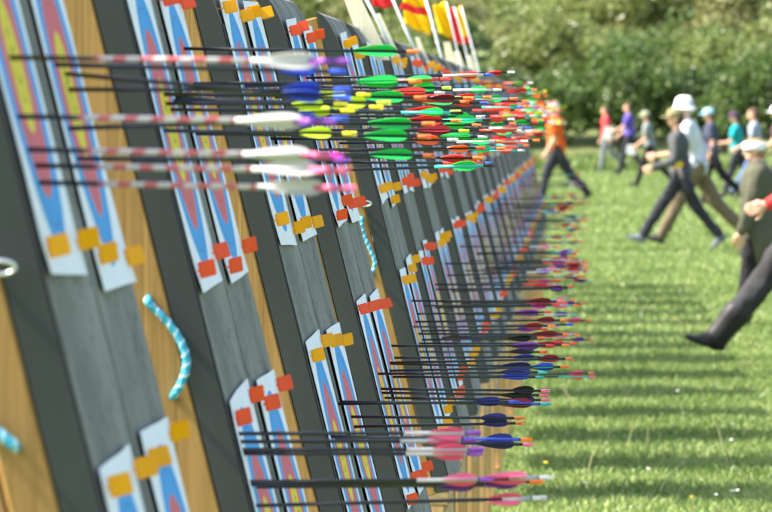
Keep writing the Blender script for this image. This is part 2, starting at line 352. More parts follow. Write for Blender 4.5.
person(697, 85, 1.84, 'man in white bucket hat, pale shirt and khaki trousers striding', cloth('white_shirt', (.50, .53, .58)), khaki, shoe_d, hg['grey'], stride=(30, -30), knee=(4, 14), arms=((16, 68), (-10, 25)), lean=13, hat='bucket', hatcol=cloth('hat_white', (.84, .85, .88)), build=1.05)
p6 = person(681, 88, 1.66, 'woman in khaki cap, dark long sleeved top and dark jeans striding', cloth('dark_grey', (.075, .08, .085)), jean, shoe_g, hg['brown'], stride=(34, -26), knee=(2, 14), arms=((8, 66), (-6, 25)), lean=5, hat='cap', hatcol=cloth('cap_khaki', (.24, .21, .11)), sleeve='long', build=.95)
p7 = person(712, 58, 1.68, 'person in light blue cap and navy t-shirt walking', cloth('navy', (.05, .06, .10)), dk2, shoe_d, hg['brown'], stride=(14, -26), knee=(10, 22), arms=((-8, 25), (12, 45)), lean=4, hat='cap', hatcol=cloth('cap_blue', (.30, .58, .80)))
person(738, 54, 1.64, 'person in dark cap and turquoise top walking', cloth('turquoise', (.01, .27, .33)), dk, shoe_d, hg['dark'], stride=(20, -24), knee=(4, 20), arms=((25, 60), (-15, 20)), lean=5, hat='cap', hatcol=cloth('cap_plum', (.09, .05, .09)))
p9 = person(757, 56, 1.70, 'brown haired person in pale grey t-shirt and blue jeans walking', cloth('slate', (.24, .28, .36)), bluej, shoe_d, hg['brown'], stride=(32, -20), knee=(2, 25), arms=((15, 50), (-20, 20)), lean=6)
person(781, 61, 1.72, 'person in white cap and dark shirt at the right edge of the picture', cloth('plum', (.12, .05, .07)), dk, shoe_d, hg['dark'], stride=(18, -22), knee=(6, 20), arms=((20, 40), (-15, 20)), lean=5, hat='cap', hatcol=cloth('cap_white', (.8, .8, .82)))
person(758, 134, 1.42, 'short person in olive coat and white headband at the right edge', cloth('olive', (.085, .088, .06)), dk2, shoe_b, hg['fair'], stride=(12, -18), knee=(6, 30), arms=((12, 10), (-14, 20)), lean=1, hat='band', hatcol=cloth('band_white', (.8, .8, .78)), sleeve='long', top_len=.13, build=1.2)
person(808, 163, 1.84, 'person in red top, grey trousers and black boots stepping in from right', cloth('red_top', (.65, .05, .05)), cloth('stone_grey', (.065, .066, .07), (.02, .02, .022), 3), shoe_b, hg['brown'], stride=(37, -26), knee=(-2, 20), arms=((-6, 78), (-20, 20)), lean=4, sleeve='long', build=1.1, boots=True)
# score sheet held by the man in purple
def sheet(p, i, w, hgt, name, label, m, cat):
    c = p['root'].location + p['wr'][i] + p['hdv'][i] * .11
    bm = bmesh.new(); box(bm, (0, 0, 0), (w, .006, hgt), rot=Matrix.Rotation(.15, 4, 'Y')); o = bm_obj(name, bm, m); o.location = c; tag(o, label, cat)
paperm = mat('paper', (.8, .81, .82), .8)
sheet(p3, 0, .21, .30, 'score_sheet', 'white paper sheet held out by the man in purple', paperm, 'paper')
sheet(p4, 0, .20, .20, 'white_bag', 'small white bag carried by the person in grey shirt', paperm, 'bag')
# ------------------------------------------------------------------ the butts
YN = [6.965, 9.355, 11.89, 14.51, 17.75, 19.89, 22.2, 24.9, 27.4]
while len(YN) < 22: YN.append(YN[-1] + 2.52 + random.uniform(-.08, .08))
YAW = [0, .0094, .016, .011, .005, 0] + [random.uniform(0, .010) for _ in range(16)]      # how far each far edge is toed out (metres)
BW = 1.25                                   # width of a butt along the row
ORD = ['first', 'second', 'third', 'fourth', 'fifth', 'sixth', 'seventh', 'eighth', 'ninth', 'tenth', 'eleventh', 'twelfth', 'thirteenth',
       'fourteenth', 'fifteenth', 'sixteenth', 'seventeenth', 'eighteenth', 'nineteenth', 'twentieth', 'twenty-first', 'twenty-second']
TH = .039
def fx(z): return -(D0 + LEAN * (z - H))    # x of the front surface at height z   (top leans to -x)
ZB, ZT = .605, 1.875
ca, sa = math.cos(math.atan(LEAN)), math.sin(math.atan(LEAN))
U = Vector((-sa, 0, ca)); NN = Vector((ca, 0, sa))     # up the face, out of the face
def butt_proto_meshes():
    d = {}
    def fp(z, off): # point behind face by off (along horizontal-ish normal)
        p = Vector((fx(z), 0, z)) - NN * off; return (p.x, p.z)
    # foam with the top of the front curling back
    def foam(y0, y1, name):
        bm = bmesh.new()
        prof = [fp(ZB, 0), fp(1.0, 0), fp(1.4, 0), fp(1.76, 0), fp(1.80, .004), fp(1.835, .012), fp(1.86, .023), fp(ZT, .040), fp(ZT, TH), fp(ZB, TH)]
        a = [bm.verts.new((x, y0, z)) for x, z in prof]; b = [bm.verts.new((x, y1, z)) for x, z in prof]
        n = len(prof)
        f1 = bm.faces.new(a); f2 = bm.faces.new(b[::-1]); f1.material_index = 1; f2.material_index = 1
        for i in range(n): bm.faces.new((a[i], b[i], b[(i + 1) % n], a[(i + 1) % n]))
        bmesh.ops.recalc_face_normals(bm, faces=bm.faces)
        me = bpy.data.meshes.new(name); bm.to_mesh(me); bm.free(); me.materials.append(M['foam']); me.materials.append(M['edge']); return me
    d['foam_a'] = foam(0, .64, 'foam_slab'); d['foam_b'] = foam(.655, BW, 'foam_slab')
    def one(fn, m, name, bev=0):
        bm = bmesh.new(); fn(bm); bm.normal_update(); me = bpy.data.meshes.new(name); bm.to_mesh(me); bm.free(); me.materials.append(m); return me
    # dark strip painting in the shade line along the front near edge
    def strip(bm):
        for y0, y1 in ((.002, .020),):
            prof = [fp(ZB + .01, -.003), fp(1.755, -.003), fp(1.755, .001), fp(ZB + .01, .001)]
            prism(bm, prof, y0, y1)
    d['shade_line'] = one(strip, M['shade_line'], 'shade_strip')
    # side posts
    def post(z0, z1, o0, o1, y0, y1):
        def f(bm):
            prism(bm, [fp(z0, o0), fp(z1, o0), fp(z1, o1), fp(z0, o1)], y0, y1)
            bmesh.ops.bevel(bm, geom=bm.edges[:], offset=.003, segments=1, affect='EDGES')
        return f
    d['post_near'] = one(post(.602, 1.86, TH + .002, TH + .052, .0, .042), M['wood'], 'post')
    d['post_far'] = one(post(.602, 1.86, TH + .002, TH + .052, BW - .042, BW), M['wood'], 'post')
    d['back_near'] = one(post(.602, 1.80, TH + .057, TH + .145, .004, .040), M['woodp'], 'post')
    d['back_far'] = one(post(.602, 1.80, TH + .057, TH + .145, BW - .040, BW - .004), M['woodp'], 'post')
    def rail(z0, z1):
        return lambda bm: prism(bm, [fp(z0, TH + .004), fp(z1, TH + .004), fp(z1, TH + .05), fp(z0, TH + .05)], .043, BW - .043)
    d['rail_top'] = one(rail(1.70, 1.80), M['woody'], 'rail'); d['rail_mid'] = one(rail(1.17, 1.27), M['woody'], 'rail'); d['rail_low'] = one(rail(.62, .74), M['woody'], 'rail')
    def backing(bm): prism(bm, [fp(ZB + .02, TH + .052), fp(1.84, TH + .052), fp(1.84, TH + .056), fp(ZB + .02, TH + .056)], .045, BW - .045)
    # base: shelf, front legs, rear legs, bottom rails
    XF = -.372
    def shelf(bm): box(bm, ((XF - .19), BW / 2, .582), (.40, BW - .004, .036), bev=.003)
    d['shelf'] = one(shelf, M['woody'], 'shelf')
    def leg(x, w, y, z1=.563):
        return lambda bm: box(bm, (x, y, z1 / 2), (w, .038, z1), bev=.003)
    for i, y in ((0, .021), (1, BW - .021)):
        d['fleg%d' % i] = one(leg(XF - .055, .11, y), M['woodp'], 'leg')
        d['mleg%d' % i] = one(leg(XF - .190, .145, y, .561), M['woodp'], 'leg')
        d['foot%d' % i] = one(lambda bm: box(bm, (XF - .36, y + (.04 if i == 0 else -.04), .05), (.72, .038, .09), bev=.003), M['woodp'], 'foot_rail')
        def strut(bm):
            a = Vector((-1.13, y, .03)); b = Vector((-.80, y, 1.62)); dv = b - a
            box(bm, (a + b) / 2, (.038, .036, dv.length), rot=dv.to_track_quat('Z', 'Y').to_matrix().to_4x4(), bev=.003)
        d['strut%d' % i] = one(strut, M['wood'], 'back_strut')
    d['frail'] = one(lambda bm: box(bm, (XF - .02, BW / 2, .47), (.03, BW - .09, .12), bev=.003), M['woody'], 'rail')
    return d
BM = butt_proto_meshes()
BNAME = dict(foam_a='foam_slab', foam_b='foam_slab', shade_line='shade_strip', post_near='side_post', post_far='side_post', back_near='rear_post', back_far='rear_post',
             rail_top='rail', rail_mid='rail', rail_low='rail', shelf='shelf', fleg0='leg', fleg1='leg', mleg0='leg', mleg1='leg', foot0='foot_rail', foot1='foot_rail',
             strut0='back_strut', strut1='back_strut', frail='rail')
butts = []
for n, y in enumerate(YN):
    if n == 0: lb = 'grey foam archery butt on a pine stand, nearest to the camera at the left'
    elif n == 21: lb = 'grey foam archery butt at the far end of the row, behind all others'
    else: lb = 'grey foam archery butt on a pine stand, %s in the row from the camera' % ORD[n]
    r = empty('archery_butt', (0, y, 0), lb, 'archery butt', 'archery butts in a leaning row', (0, 0, -YAW[n] / BW))
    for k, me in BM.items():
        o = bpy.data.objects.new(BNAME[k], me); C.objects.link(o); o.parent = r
    butts.append(r)
# rope handles and rings on the sides that show
def side_rope(n, pts_px, ring=None):
    s = F / YN[n]
    pts = [Vector(((x - VX) / s, -.012, H - (yy - VY) / s)) for x, yy in pts_px]
    # smooth
    out = []
    for i in range(len(pts) - 1):
        p0 = pts[max(i - 1, 0)]; p1 = pts[i]; p2 = pts[i + 1]; p3 = pts[min(i + 2, len(pts) - 1)]
        for t in np.linspace(0, 1, 9)[:-1]:
            out.append(.5 * ((2 * p1) + (p2 - p0) * t + (2 * p0 - 5 * p1 + 4 * p2 - p3) * t * t + (3 * p1 - p0 - 3 * p2 + p3) * t ** 3))
    out.append(pts[-1]); out[0] = out[0] + Vector((0, .02, 0)); out[-1] = out[-1] + Vector((0, .02, 0))
    mats = [(0.03, .36, .55), (.42, .78, .88)]
    holder = None
    dist = 0
    for k in range(3):
        bm = bmesh.new(); path = []; d = 0
        for i, p in enumerate(out):
            if i: d += (p - out[i - 1]).length
            t = (out[min(i + 1, len(out) - 1)] - out[max(i - 1, 0)]).normalized(); u = t.orthogonal().normalized(); w = t.cross(u)
            a = d * 400 + k * 2 * PI / 3; path.append(p + (u * math.cos(a) + w * math.sin(a)) * .0030)
        dense = path
        tube(bm, dense, .0037, 8)
        m = ROPE[k % 3]
        o = bm_obj('rope_handle' if k == 0 else 'strand', bm, m, butts[n] if k == 0 else holder, True)
        if k == 0: holder = o
    for p in (out[0], out[-1]):
        bm = bmesh.new(); bmesh.ops.create_icosphere(bm, subdivisions=2, radius=.0085, matrix=Matrix.Translation(p)); bm_obj('knot', bm, KNOT, holder, True)
    if ring:
        c = Vector(((ring[0] - VX) / s, -.018, H - (ring[1] - VY) / s))
        bm = bmesh.new(); tube(bm, [c + Vector((math.cos(a) * .014, -.004 * math.sin(a), math.sin(a) * .007)) for a in np.linspace(0, 2 * PI, 25)], .0024, 8)
        bm_obj('ring', bm, M['steel'], butts[n], True)
        bm = bmesh.new(); box(bm, c + Vector((-.018, .01, 0)), (.008, .03, .012), bev=.002); bm_obj('bolt', bm, M['steel'], butts[n])
KNOT = mat('rope_end', (.01, .17, .25), .8)
ROPE = [mat('rope_teal', (.06, .42, .60), .7, bump=.5, bscale=400), mat('rope_cyan', (.04, .36, .54), .7, bump=.5, bscale=400), mat('rope_pale', (.40, .72, .82), .7, bump=.5, bscale=400)]
side_rope(0, [(-28, 418), (-12, 424), (5, 437), (17, 447)], (3, 267))
side_rope(1, [(148, 299), (151, 305), (168, 322), (181, 341), (187, 361), (183, 380), (173, 397)])
side_rope(4, [(362, 218), (361.5, 225), (365, 237), (370.5, 250), (375, 262), (372, 274)], (366, 203.5))

# ------------------------------------------------------------------ paper faces with marker tabs
def paper_mesh(w, h, seed):
    r = random.Random(seed); nx, nz = 12, 12; vs = []; fs = []
    for j in range(nz + 1):
        for i in range(nx + 1):
            y = (i / nx - .5) * w; z = (j / nz - .5) * h
            e = .0025 + .0025 * noise.noise(Vector((y * 5 + seed * 3.1, z * 5, seed)))
            c = max(0, (abs(y) / (w / 2) - .82)) * max(0, (abs(z) / (h / 2) - .82))
            e += c * .12 * r.uniform(.2, 1.0) if z < 0 else c * .05
            vs.append((e, y, z))
    for j in range(nz):
        for i in range(nx):
            a = j * (nx + 1) + i; fs.append((a, a + 1, a + nx + 2, a + nx + 1))
    me = bpy.data.meshes.new('target_face'); me.from_pydata(vs, [], fs); me.materials.append(M['face'])
    me.polygons.foreach_set('use_smooth', [True] * len(me.polygons)); return me
PM = [paper_mesh(.485, .465, k) for k in range(6)]
def tab_mesh(m):
    bm = bmesh.new(); box(bm, (.014, 0, 0), (.026, .004, .0235), bev=.0015)
    tube(bm, [(-.012, 0, 0), (.004, 0, 0)], .0018, 6)
    me = bpy.data.meshes.new('marker_tab'); bm.to_mesh(me); bm.free(); me.materials.append(m); return me
TM = [tab_mesh(M['orange_tab']), tab_mesh(M['red_tab'])]
ROTF = Matrix((( NN.x, 0, U.x, 0), (0, 1, 0, 0), (NN.z, 0, U.z, 0), (0, 0, 0, 1)))
face_euler = ROTF.to_euler()
faces = {}
UP_C, LO_C = 1.574, .965
for n, y in enumerate(YN):
    for row, zc in (('upper', UP_C), ('lower', LO_C)):
        for col, yc in (('left', .278), ('right', .948)):
            zz = zc + random.uniform(-.012, .012) + (((.065 if col == 'left' else .035) if n == 0 else 0) if row == 'upper' else ((.05 if col == 'left' else .03) if n == 0 else 0)); yy = y + yc + random.uniform(-.012, .012)
            o = bpy.data.objects.new('target_face', random.choice(PM)); C.objects.link(o)
            tilt = random.uniform(-.03, .03)
            o.location = Vector((fx(zz) + YAW[n] * (yy - y) / BW, yy, zz)) + NN * .003
            o.rotation_euler = (Matrix.Rotation(-YAW[n] / BW, 4, 'Z') @ ROTF @ Matrix.Rotation(tilt, 4, 'X')).to_euler()
            side = 'left-hand' if col == 'left' else 'right-hand'
            tag(o, 'paper target face with %s tabs, %s %s sheet on the %s butt from the camera' % ('orange' if n % 2 == 0 else 'red', row, side, ORD[n]), 'target face', 'paper target faces pinned to the butts')
            for ty, tz in ((-.21, -.2), (.21, -.2), (-.21, .205), (.21, .205)):
                t = bpy.data.objects.new('marker_tab', TM[n % 2]); C.objects.link(t); t.parent = o
                t.location = (.004, ty + random.uniform(-.02, .02), tz + random.uniform(-.012, .012)); t.rotation_euler = (random.uniform(-.3, .3), 0, random.uniform(.3, .75))
            faces[(n, row, col)] = o

# ------------------------------------------------------------------ arrows
COL = dict(green=(.012, .64, .11), lime=(.72, .90, .05), red=(.80, .05, .03), orange=(.98, .20, .03), white=(.62, .62, .60), blue=(.04, .10, .62),
           navy=(.03, .035, .22), pink=(.90, .15, .30), purple=(.25, .06, .42), black=(.012, .012, .014), yellow=(.90, .75, .03), teal=(.03, .5, .42), darkred=(.35, .02, .03), magenta=(.75, .05, .5), grey=(.3, .3, .32))
VM = {k: mat('vane_' + k, v, .4, .4, transl=.35) for k, v in COL.items()}
NM = {k: mat('nock_' + k, v, .3, .5) for k, v in COL.items()}
SH = {'black': mat('carbon_shaft', (.018, .019, .022), .25, .5), 'grey': mat('alloy_shaft', (.30, .31, .33), .3, .5, metal=.6), 'tan': mat('bamboo_shaft', (.5, .36, .2), .5)}
WR = {'stripe': stripe_mat('red_white_wrap', (.58, .12, .13), (.58, .54, .53), 60)}
WR['silver'] = mat('wrap_silver', (.50, .50, .52), .35, .5)
for k in ('white', 'pink', 'blue', 'red', 'teal', 'black', 'purple', 'green', 'lime', 'orange', 'yellow'): WR[k] = mat('wrap_' + k, COL[k], .35, .5)
cache = {}
def shaft_me(kind):
    if ('s', kind) not in cache:
        bm = bmesh.new(); tube(bm, [(0, 0, 0), (1, 0, 0)], .0028, 10)
        me = bpy.data.meshes.new('shaft'); bm.to_mesh(me); bm.free(); me.materials.append(SH[kind]); me.polygons.foreach_set('use_smooth', [True] * len(me.polygons)); cache[('s', kind)] = me
    return cache[('s', kind)]
def vane_me(col, shape):
    if ('v', col, shape) not in cache:
        bm = bmesh.new()
        L_, h = {0: (.068, .0082), 1: (.048, .0080), 2: (.066, .0078), 3: (.046, .0070)}[shape]
        prof = [(0, 0), (.18, .38), (.36, .70), (.52, .91), (.66, 1.0), (.8, .96), (.9, .76), (.97, .4), (1.0, 0)]
        if shape == 1: prof = [(0, 0), (.15, .45), (.35, .82), (.55, 1), (.75, .98), (.9, .75), (1, .3), (1, 0)]
        a = [bm.verts.new((x * L_, .0006, .0024 + z * h)) for x, z in prof]; b = [bm.verts.new((x * L_, -.0006, .0024 + z * h)) for x, z in prof]
        bm.faces.new(a); bm.faces.new(b[::-1]); k = len(prof)
        for i in range(k): bm.faces.new((a[i], b[i], b[(i + 1) % k], a[(i + 1) % k]))
        bmesh.ops.recalc_face_normals(bm, faces=bm.faces)
        me = bpy.data.meshes.new('vane'); bm.to_mesh(me); bm.free(); me.materials.append(VM[col]); cache[('v', col, shape)] = (me, L_)
    return cache[('v', col, shape)]
def nock_me(col):
    if ('n', col) not in cache:
        bm = bmesh.new(); tube(bm, [(-.003, 0, 0), (.001, 0, 0), (.003, 0, 0), (.010, 0, 0)], [.0031, .0033, .0036, .0032], 10)
        box(bm, (.0125, 0, .0023), (.010, .0045, .0017), bev=.0005); box(bm, (.0125, 0, -.0023), (.010, .0045, .0017), bev=.0005)
        me = bpy.data.meshes.new('nock'); bm.to_mesh(me); bm.free(); me.materials.append(NM[col]); cache[('n', col)] = me
    return cache[('n', col)]
def wrap_me(col):
    if ('w', col) not in cache:
        bm = bmesh.new(); tube(bm, [(0, 0, 0), (.1, 0, 0)], .0031, 10)
        me = bpy.data.meshes.new('wrap'); bm.to_mesh(me); bm.free(); me.materials.append(WR[col]); me.polygons.foreach_set('use_smooth', [True] * len(me.polygons)); cache[('w', col)] = me
    return cache[('w', col)]
arrows = []
def arrow(tip, tail, vane, nock, wrap=None, wlen=1.0, shape=0, shaft='black', thick=1.0, butt=0, row='upper', cock=None, gap=.037):
    d = tail - tip; L = d.length
    r = bpy.data.objects.new('arrow', None); C.objects.link(r); r.empty_display_size = .05
    r.location = tip
    r.rotation_euler = (d.to_track_quat('X', 'Z').to_matrix() @ Matrix.Rotation(random.uniform(0, 2 * PI / 3), 3, 'X')).to_euler()
    emb = .12
    def ch(nm, me, x, sc=(1, 1, 1), rot=(0, 0, 0)):
        o = bpy.data.objects.new(nm, me); C.objects.link(o); o.parent = r; o.location = (x, 0, 0); o.scale = sc; o.rotation_euler = rot; return o
    ch('shaft', shaft_me(shaft), -emb, (L - .012 + emb, thick, thick))
    ch('nock', nock_me(nock), L - .019)
    me, vl = vane_me(vane, shape); x0 = L - gap - vl
    for k in range(3):
        m2 = vane_me(cock, shape)[0] if (cock and k == 0) else me
        ch('vane', m2, x0, (1, 1, 1), (k * 2 * PI / 3, 0, .012))
    if wrap == 'stripe': ch('wrap', wrap_me('white'), L - .108, (.68, 1, 1)); ch('nock_sleeve', wrap_me('purple' if nock == 'purple' else 'pink'), L - .046, (.32, 1.15, 1.15)); ch('wrap', wrap_me('stripe'), L - .274, (1.66, 1.02, 1.02))
    elif wrap: ch('wrap', wrap_me(wrap), L - .024 - .1 * wlen, (wlen, 1, 1))
    r['_b'] = butt; r['_r'] = row; r['_v'] = vane; r['_n'] = nock; r['_w'] = wrap or ''
    arrows.append(r); return r
def which_butt(s):
    Y = F / s; best = min(range(len(YN)), key=lambda k: abs(YN[k] + BW / 2 - Y)); return best
def apx(xt, yt, xn, yn, vane, nock, **kw):
    s = (VX - (xt - LEAN * (yt - VY))) / D0
    n = which_butt(s); Y = F / s
    for _ in range(6):
        s = (VX - (xt - LEAN * (yt - VY))) / (D0 - YAW[n] * min(1, max(0, (Y - YN[n]) / BW))); n = which_butt(s); Y = F / s
    Y = min(max(Y, YN[n] + .07), YN[n] + BW - .06); s2 = F / Y
    z = H - (yt - VY) / s2
    tip = Vector((fx(z) + YAW[n] * (Y - YN[n]) / BW, Y, z)) + NN * .002
    tail = Vector(((xn - VX) / s2, Y + random.uniform(-.012, .012), H - (yn - VY) / s2))
    return arrow(tip, tail, vane, nock, butt=n, row='upper' if z > 1.28 else 'lower', **kw)
# nearest arrows, read off the photograph (tip x,y -> nock x,y)
for a in [(5, 58, 352, 62, 'white', 'purple'), (12, 117, 338, 122, 'white', 'purple'), (22, 150, 345, 156, 'white', 'magenta'),
          (30, 166, 353, 171, 'white', 'pink'), (34, 183, 357, 189, 'white', 'pink')]:
    apx(*a, wrap='stripe', wlen=1.75, shape=2, thick=1.0)
for a in [(50, 65, 348, 72, 'blue', 'blue'), (64, 90, 352, 90, 'blue', 'blue'), (64, 129, 350, 119, 'blue', 'blue'), (72, 159, 352, 161, 'navy', 'purple'), (60, 74, 352, 99, 'blue', 'blue')]:
    apx(*a, shape=3)
for a in [(160, 95, 372, 95, 'lime', 'yellow'), (162, 104, 349, 104, 'lime', 'yellow'), (170, 101, 392, 103, 'lime', 'lime'), (166, 110, 356, 111, 'lime', 'yellow'), (160, 131, 358, 134, 'lime', 'yellow'), (172, 98, 384, 108, 'lime', 'yellow')]:
    apx(*a, shape=3)
for a in [(180, 49, 421, 52), (190, 84, 423, 82), (202, 95, 428, 98), (196, 122, 436, 124), (192, 134, 432, 137), (206, 153, 437, 156)]:
    apx(*a, 'green', 'orange', shape=0)
for a in [(262, 92, 446, 93, 'red', 'white'), (262, 110, 462, 112, 'red', 'lime'), (300, 87, 452, 88, 'green', 'lime'), (305, 101, 470, 102, 'green', 'orange'), (310, 116, 486, 117, 'green', 'white'),
          (312, 124, 482, 125, 'green', 'orange'), (270, 139, 459, 140, 'orange', 'white'), (300, 136, 488, 137, 'green', 'white'), (316, 150, 486, 148, 'orange', 'red'), (290, 157, 484, 158, 'red', 'orange'),
          (280, 97, 462, 98, 'red', 'lime'), (275, 120, 462, 121, 'red', 'orange'), (282, 130, 470, 131, 'darkred', 'lime')]:
    apx(*a, shape=random.choice((0, 1)))
lower = [(249, 506, 548, 498, 'pink', 'white', dict(wrap='silver', wlen=.4)), (238, 484, 555, 477, 'pink', 'white', dict(wrap='silver', wlen=.4)), (240, 485, 545, 482, 'purple', 'orange', dict(cock='white')),
         (236, 482, 495, 479, 'pink', 'purple', dict(wrap='silver', wlen=.85, gap=.026, shape=1)), (252, 487, 500, 485, 'purple', 'purple', {}),
         (232, 434, 482, 433, 'pink', 'purple', dict(wrap='silver', wlen=.85, gap=.026, shape=1)), (228, 442, 478, 441, 'pink', 'purple', dict(wrap='silver', wlen=.85, gap=.026, shape=1)),
         (234, 450, 485, 449, 'pink', 'purple', dict(wrap='silver', wlen=.85, gap=.026, shape=1)), (236, 454, 484, 453.5, 'pink', 'purple', dict(wrap='silver', wlen=.85, gap=.026, shape=1)),
         (340, 402, 552, 404, 'darkred', 'teal', dict(wrap='blue', wlen=1.1, cock='black')), (348, 417, 526, 418, 'navy', 'orange', dict(shaft='black')), (351, 427, 527, 423, 'navy', 'orange', {}),
         (328, 437, 533, 440, 'navy', 'orange', dict(wrap='blue', wlen=1.0)), (332, 440, 535, 444.5, 'navy', 'pink', {}), (338, 404, 520, 402, 'navy', 'blue', {}),
         (378, 389, 551, 391, 'black', 'pink', {}), (379, 393, 549, 395.5, 'black', 'pink', {}), (382, 398, 551, 400, 'navy', 'pink', {}),
         (375, 374, 548, 372, 'navy', 'teal', {}), (388, 364, 547, 367, 'navy', 'teal', {}), (387, 371, 570, 366.5, 'blue', 'orange', dict(cock='teal')), (390, 377, 545, 377, 'blue', 'teal', {}),
         (387, 363, 575, 358.5, 'darkred', 'orange', {}), (400, 358, 550, 357, 'blue', 'teal', {}), (413, 347, 570, 345, 'darkred', 'orange', {}), (416, 334, 571, 334.5, 'darkred', 'orange', {}), (400, 346, 555, 345.5, 'purple', 'red', {}),
         (413, 322, 568, 320, 'darkred', 'orange', {}), (409, 301, 565, 301.5, 'darkred', 'orange', {}), (416, 314, 552, 312, 'purple', 'red', {}), (420, 331, 548, 329, 'purple', 'red', {}), (420, 340, 545, 338, 'black', 'orange', {}),
         (422, 306, 560, 305, 'magenta', 'red', {}), (415, 352, 548, 352, 'black', 'red', {}), (404, 327, 556, 326, 'darkred', 'orange', {})]
for a in lower: apx(*a[:6], **{'shape': random.choice((0, 1, 1)), **a[6]})
# the rest of the row
UPC = [('green', 'orange'), ('green', 'white'), ('red', 'orange'), ('orange', 'orange'), ('red', 'white'), ('green', 'black'), ('green', 'red'), ('red', 'blue'), ('green', 'orange'), ('darkred', 'orange')]
UPF = [('yellow', 'orange'), ('lime', 'yellow'), ('orange', 'red'), ('red', 'orange'), ('green', 'lime'), ('magenta', 'blue'), ('lime', 'white')]
LOC_ = [('red', 'orange'), ('darkred', 'orange'), ('purple', 'red'), ('darkred', 'orange'), ('pink', 'orange'), ('navy', 'teal'), ('white', 'blue'), ('black', 'red'), ('red', 'pink'), ('white', 'red'), ('red', 'red')]
plan = {2: (5, 0), 3: (8, 0), 4: (9, 2), 5: (9, 9), 6: (8, 9), 7: (8, 8), 8: (8, 8), 9: (7, 7), 10: (7, 7), 11: (6, 6), 12: (6, 5), 13: (5, 4), 14: (4, 4), 15: (3, 3), 16: (2, 3), 17: (2, 3), 18: (1, 3), 19: (1, 2), 20: (1, 2), 21: (0, 2)}
for n, (nu, nl) in plan.items():
    for row, cnt, zc in (('upper', nu, UP_C + .025), ('lower', nl, LO_C)):
        pal = {c: random.sample((UPC if n < 11 else UPF) if row == 'upper' else LOC_, 2) for c in (0, 1)}
        for k in range(cnt):
            c = k % 2; yc = (.275, .965)[c]
            z = zc + (max(-.11, min(.12, random.gauss(0, .06))) if row == 'upper' else max(-.2, min(.2, random.gauss(0, .09)))); y = YN[n] + yc + max(-.2, min(.2, random.gauss(0, .08)))
            tip = Vector((fx(z) + YAW[n] * (y - YN[n]) / BW, y, z)) + NN * .002
            L = random.uniform(.37, .45)
            tail = tip + Vector((L, random.uniform(-.012, .012), random.uniform(-.006, .014)))
            v, nk = random.choice(pal[c])
            arrow(tip, tail, v, nk, shape=random.choice((1, 3, 3)), butt=n, row=row, wrap=random.choice((None, None, 'white', 'red', 'teal')), wlen=.9)
from collections import defaultdict
grp = defaultdict(list)
for a in arrows: grp[(a['_b'], a['_r'], a['_v'], a['_n'])].append(a)
RANK = ['highest', 'second highest', 'third highest', 'fourth highest', 'fifth highest', 'sixth highest', 'seventh highest', 'eighth highest']
for (b, rw, v, nk), lst in grp.items():
    lst.sort(key=lambda a: -a.location.z)
    for i, a in enumerate(lst):
        vv = {'darkred': 'dark red', 'navy': 'navy blue'}.get(v, v)
        if len(lst) == 1: lb = 'arrow with %s vanes and %s nock in %s half of %s butt from camera' % (vv, nk, rw, ORD[b])
        elif i == len(lst) - 1: lb = 'lowest arrow with %s vanes and %s nock in %s half of %s butt' % (vv, nk, rw, ORD[b])
        else: lb = '%s arrow with %s vanes and %s nock in %s half of %s butt' % (RANK[i], vv, nk, rw, ORD[b])
        tag(a, lb, 'arrow', 'arrows stuck in the target faces')
for a in arrows:
    for k in ('_b', '_r', '_v', '_n', '_w'): del a[k]

# ------------------------------------------------------------------ wind flags and cream boards standing behind the butts
def flag(n, top_px, bot_px, flagspec, label, rad=.006, s=None, yoff=.5):
    s = s or F / (YN[n] + yoff)
    a = W(*bot_px, s); b = W(*top_px, s); a = a + (a - b) * .55
    r = empty('wind_flag', a, label, 'wind flag', 'wind flags above the butts')
    bm = bmesh.new(); tube(bm, [Vector(), (b - a)], rad * .55, 10); bm_obj('pole', bm, M['white_pole'], r, True)
    for i, (poly, m) in enumerate(flagspec):
        pts = [W(x, y, s) - a for x, y in poly]          # quad: pole top, outer top, outer bottom, pole bottom
        bm = bmesh.new(); G = 10; g = [[None] * (G + 1) for _ in range(G + 1)]
        for u in range(G + 1):
            for v in range(G + 1):
                fu, fv = u / G, v / G
                p = (pts[0] * (1 - fu) + pts[1] * fu) * (1 - fv) + (pts[3] * (1 - fu) + pts[2] * fu) * fv
                p = p + Vector((0, .03 * fu * math.sin(fu * 7 + fv * 2 + n) , .004 * math.sin(fu * 9)))
                g[u][v] = bm.verts.new(p)
        for u in range(G):
            for v in range(G): bm.faces.new((g[u][v], g[u + 1][v], g[u + 1][v + 1], g[u][v + 1]))
        o = bm_obj('flag_cloth', bm, m, r, True)
        sol = o.modifiers.new('thick', 'SOLIDIFY'); sol.thickness = .0012
Y_, R_ = M['flag_y'], M['flag_r']
flag(6, (352, -28), (384, 33), [(((356, -22), (336, -14), (344, 2), (366, -3)), R_)], 'wind flag pole leaning furthest left, its cloth above the picture', .010)
flag(7, (383, -22), (411.5, 43), [(((390, -14), (366, -18), (374, 7), (396, 8)), R_)], 'red wind flag nearest the camera on a white leaning pole', .011)
flag(10, (424, -6), (446, 74), [(((425, -6), (404, -12), (403, 3), (429, 10)), Y_), (((429, 10), (403, 3), (399, 9), (432, 17)), R_), (((432, 17), (404, 11), (404, 24), (430, 36)), Y_)], 'yellow wind flag with a broad red middle band', .011)
flag(11, (446, 2), (464, 80), [(((446, 1), (433, 6), (439, 34), (454.5, 39)), Y_)], 'narrow yellow wind flag between two larger ones', .007)
flag(13, (454, 7), (475, 86), [(((454, 7), (444, 11), (450, 40), (462.5, 43)), R_)], 'narrow plain red wind flag on thin white pole', .007)
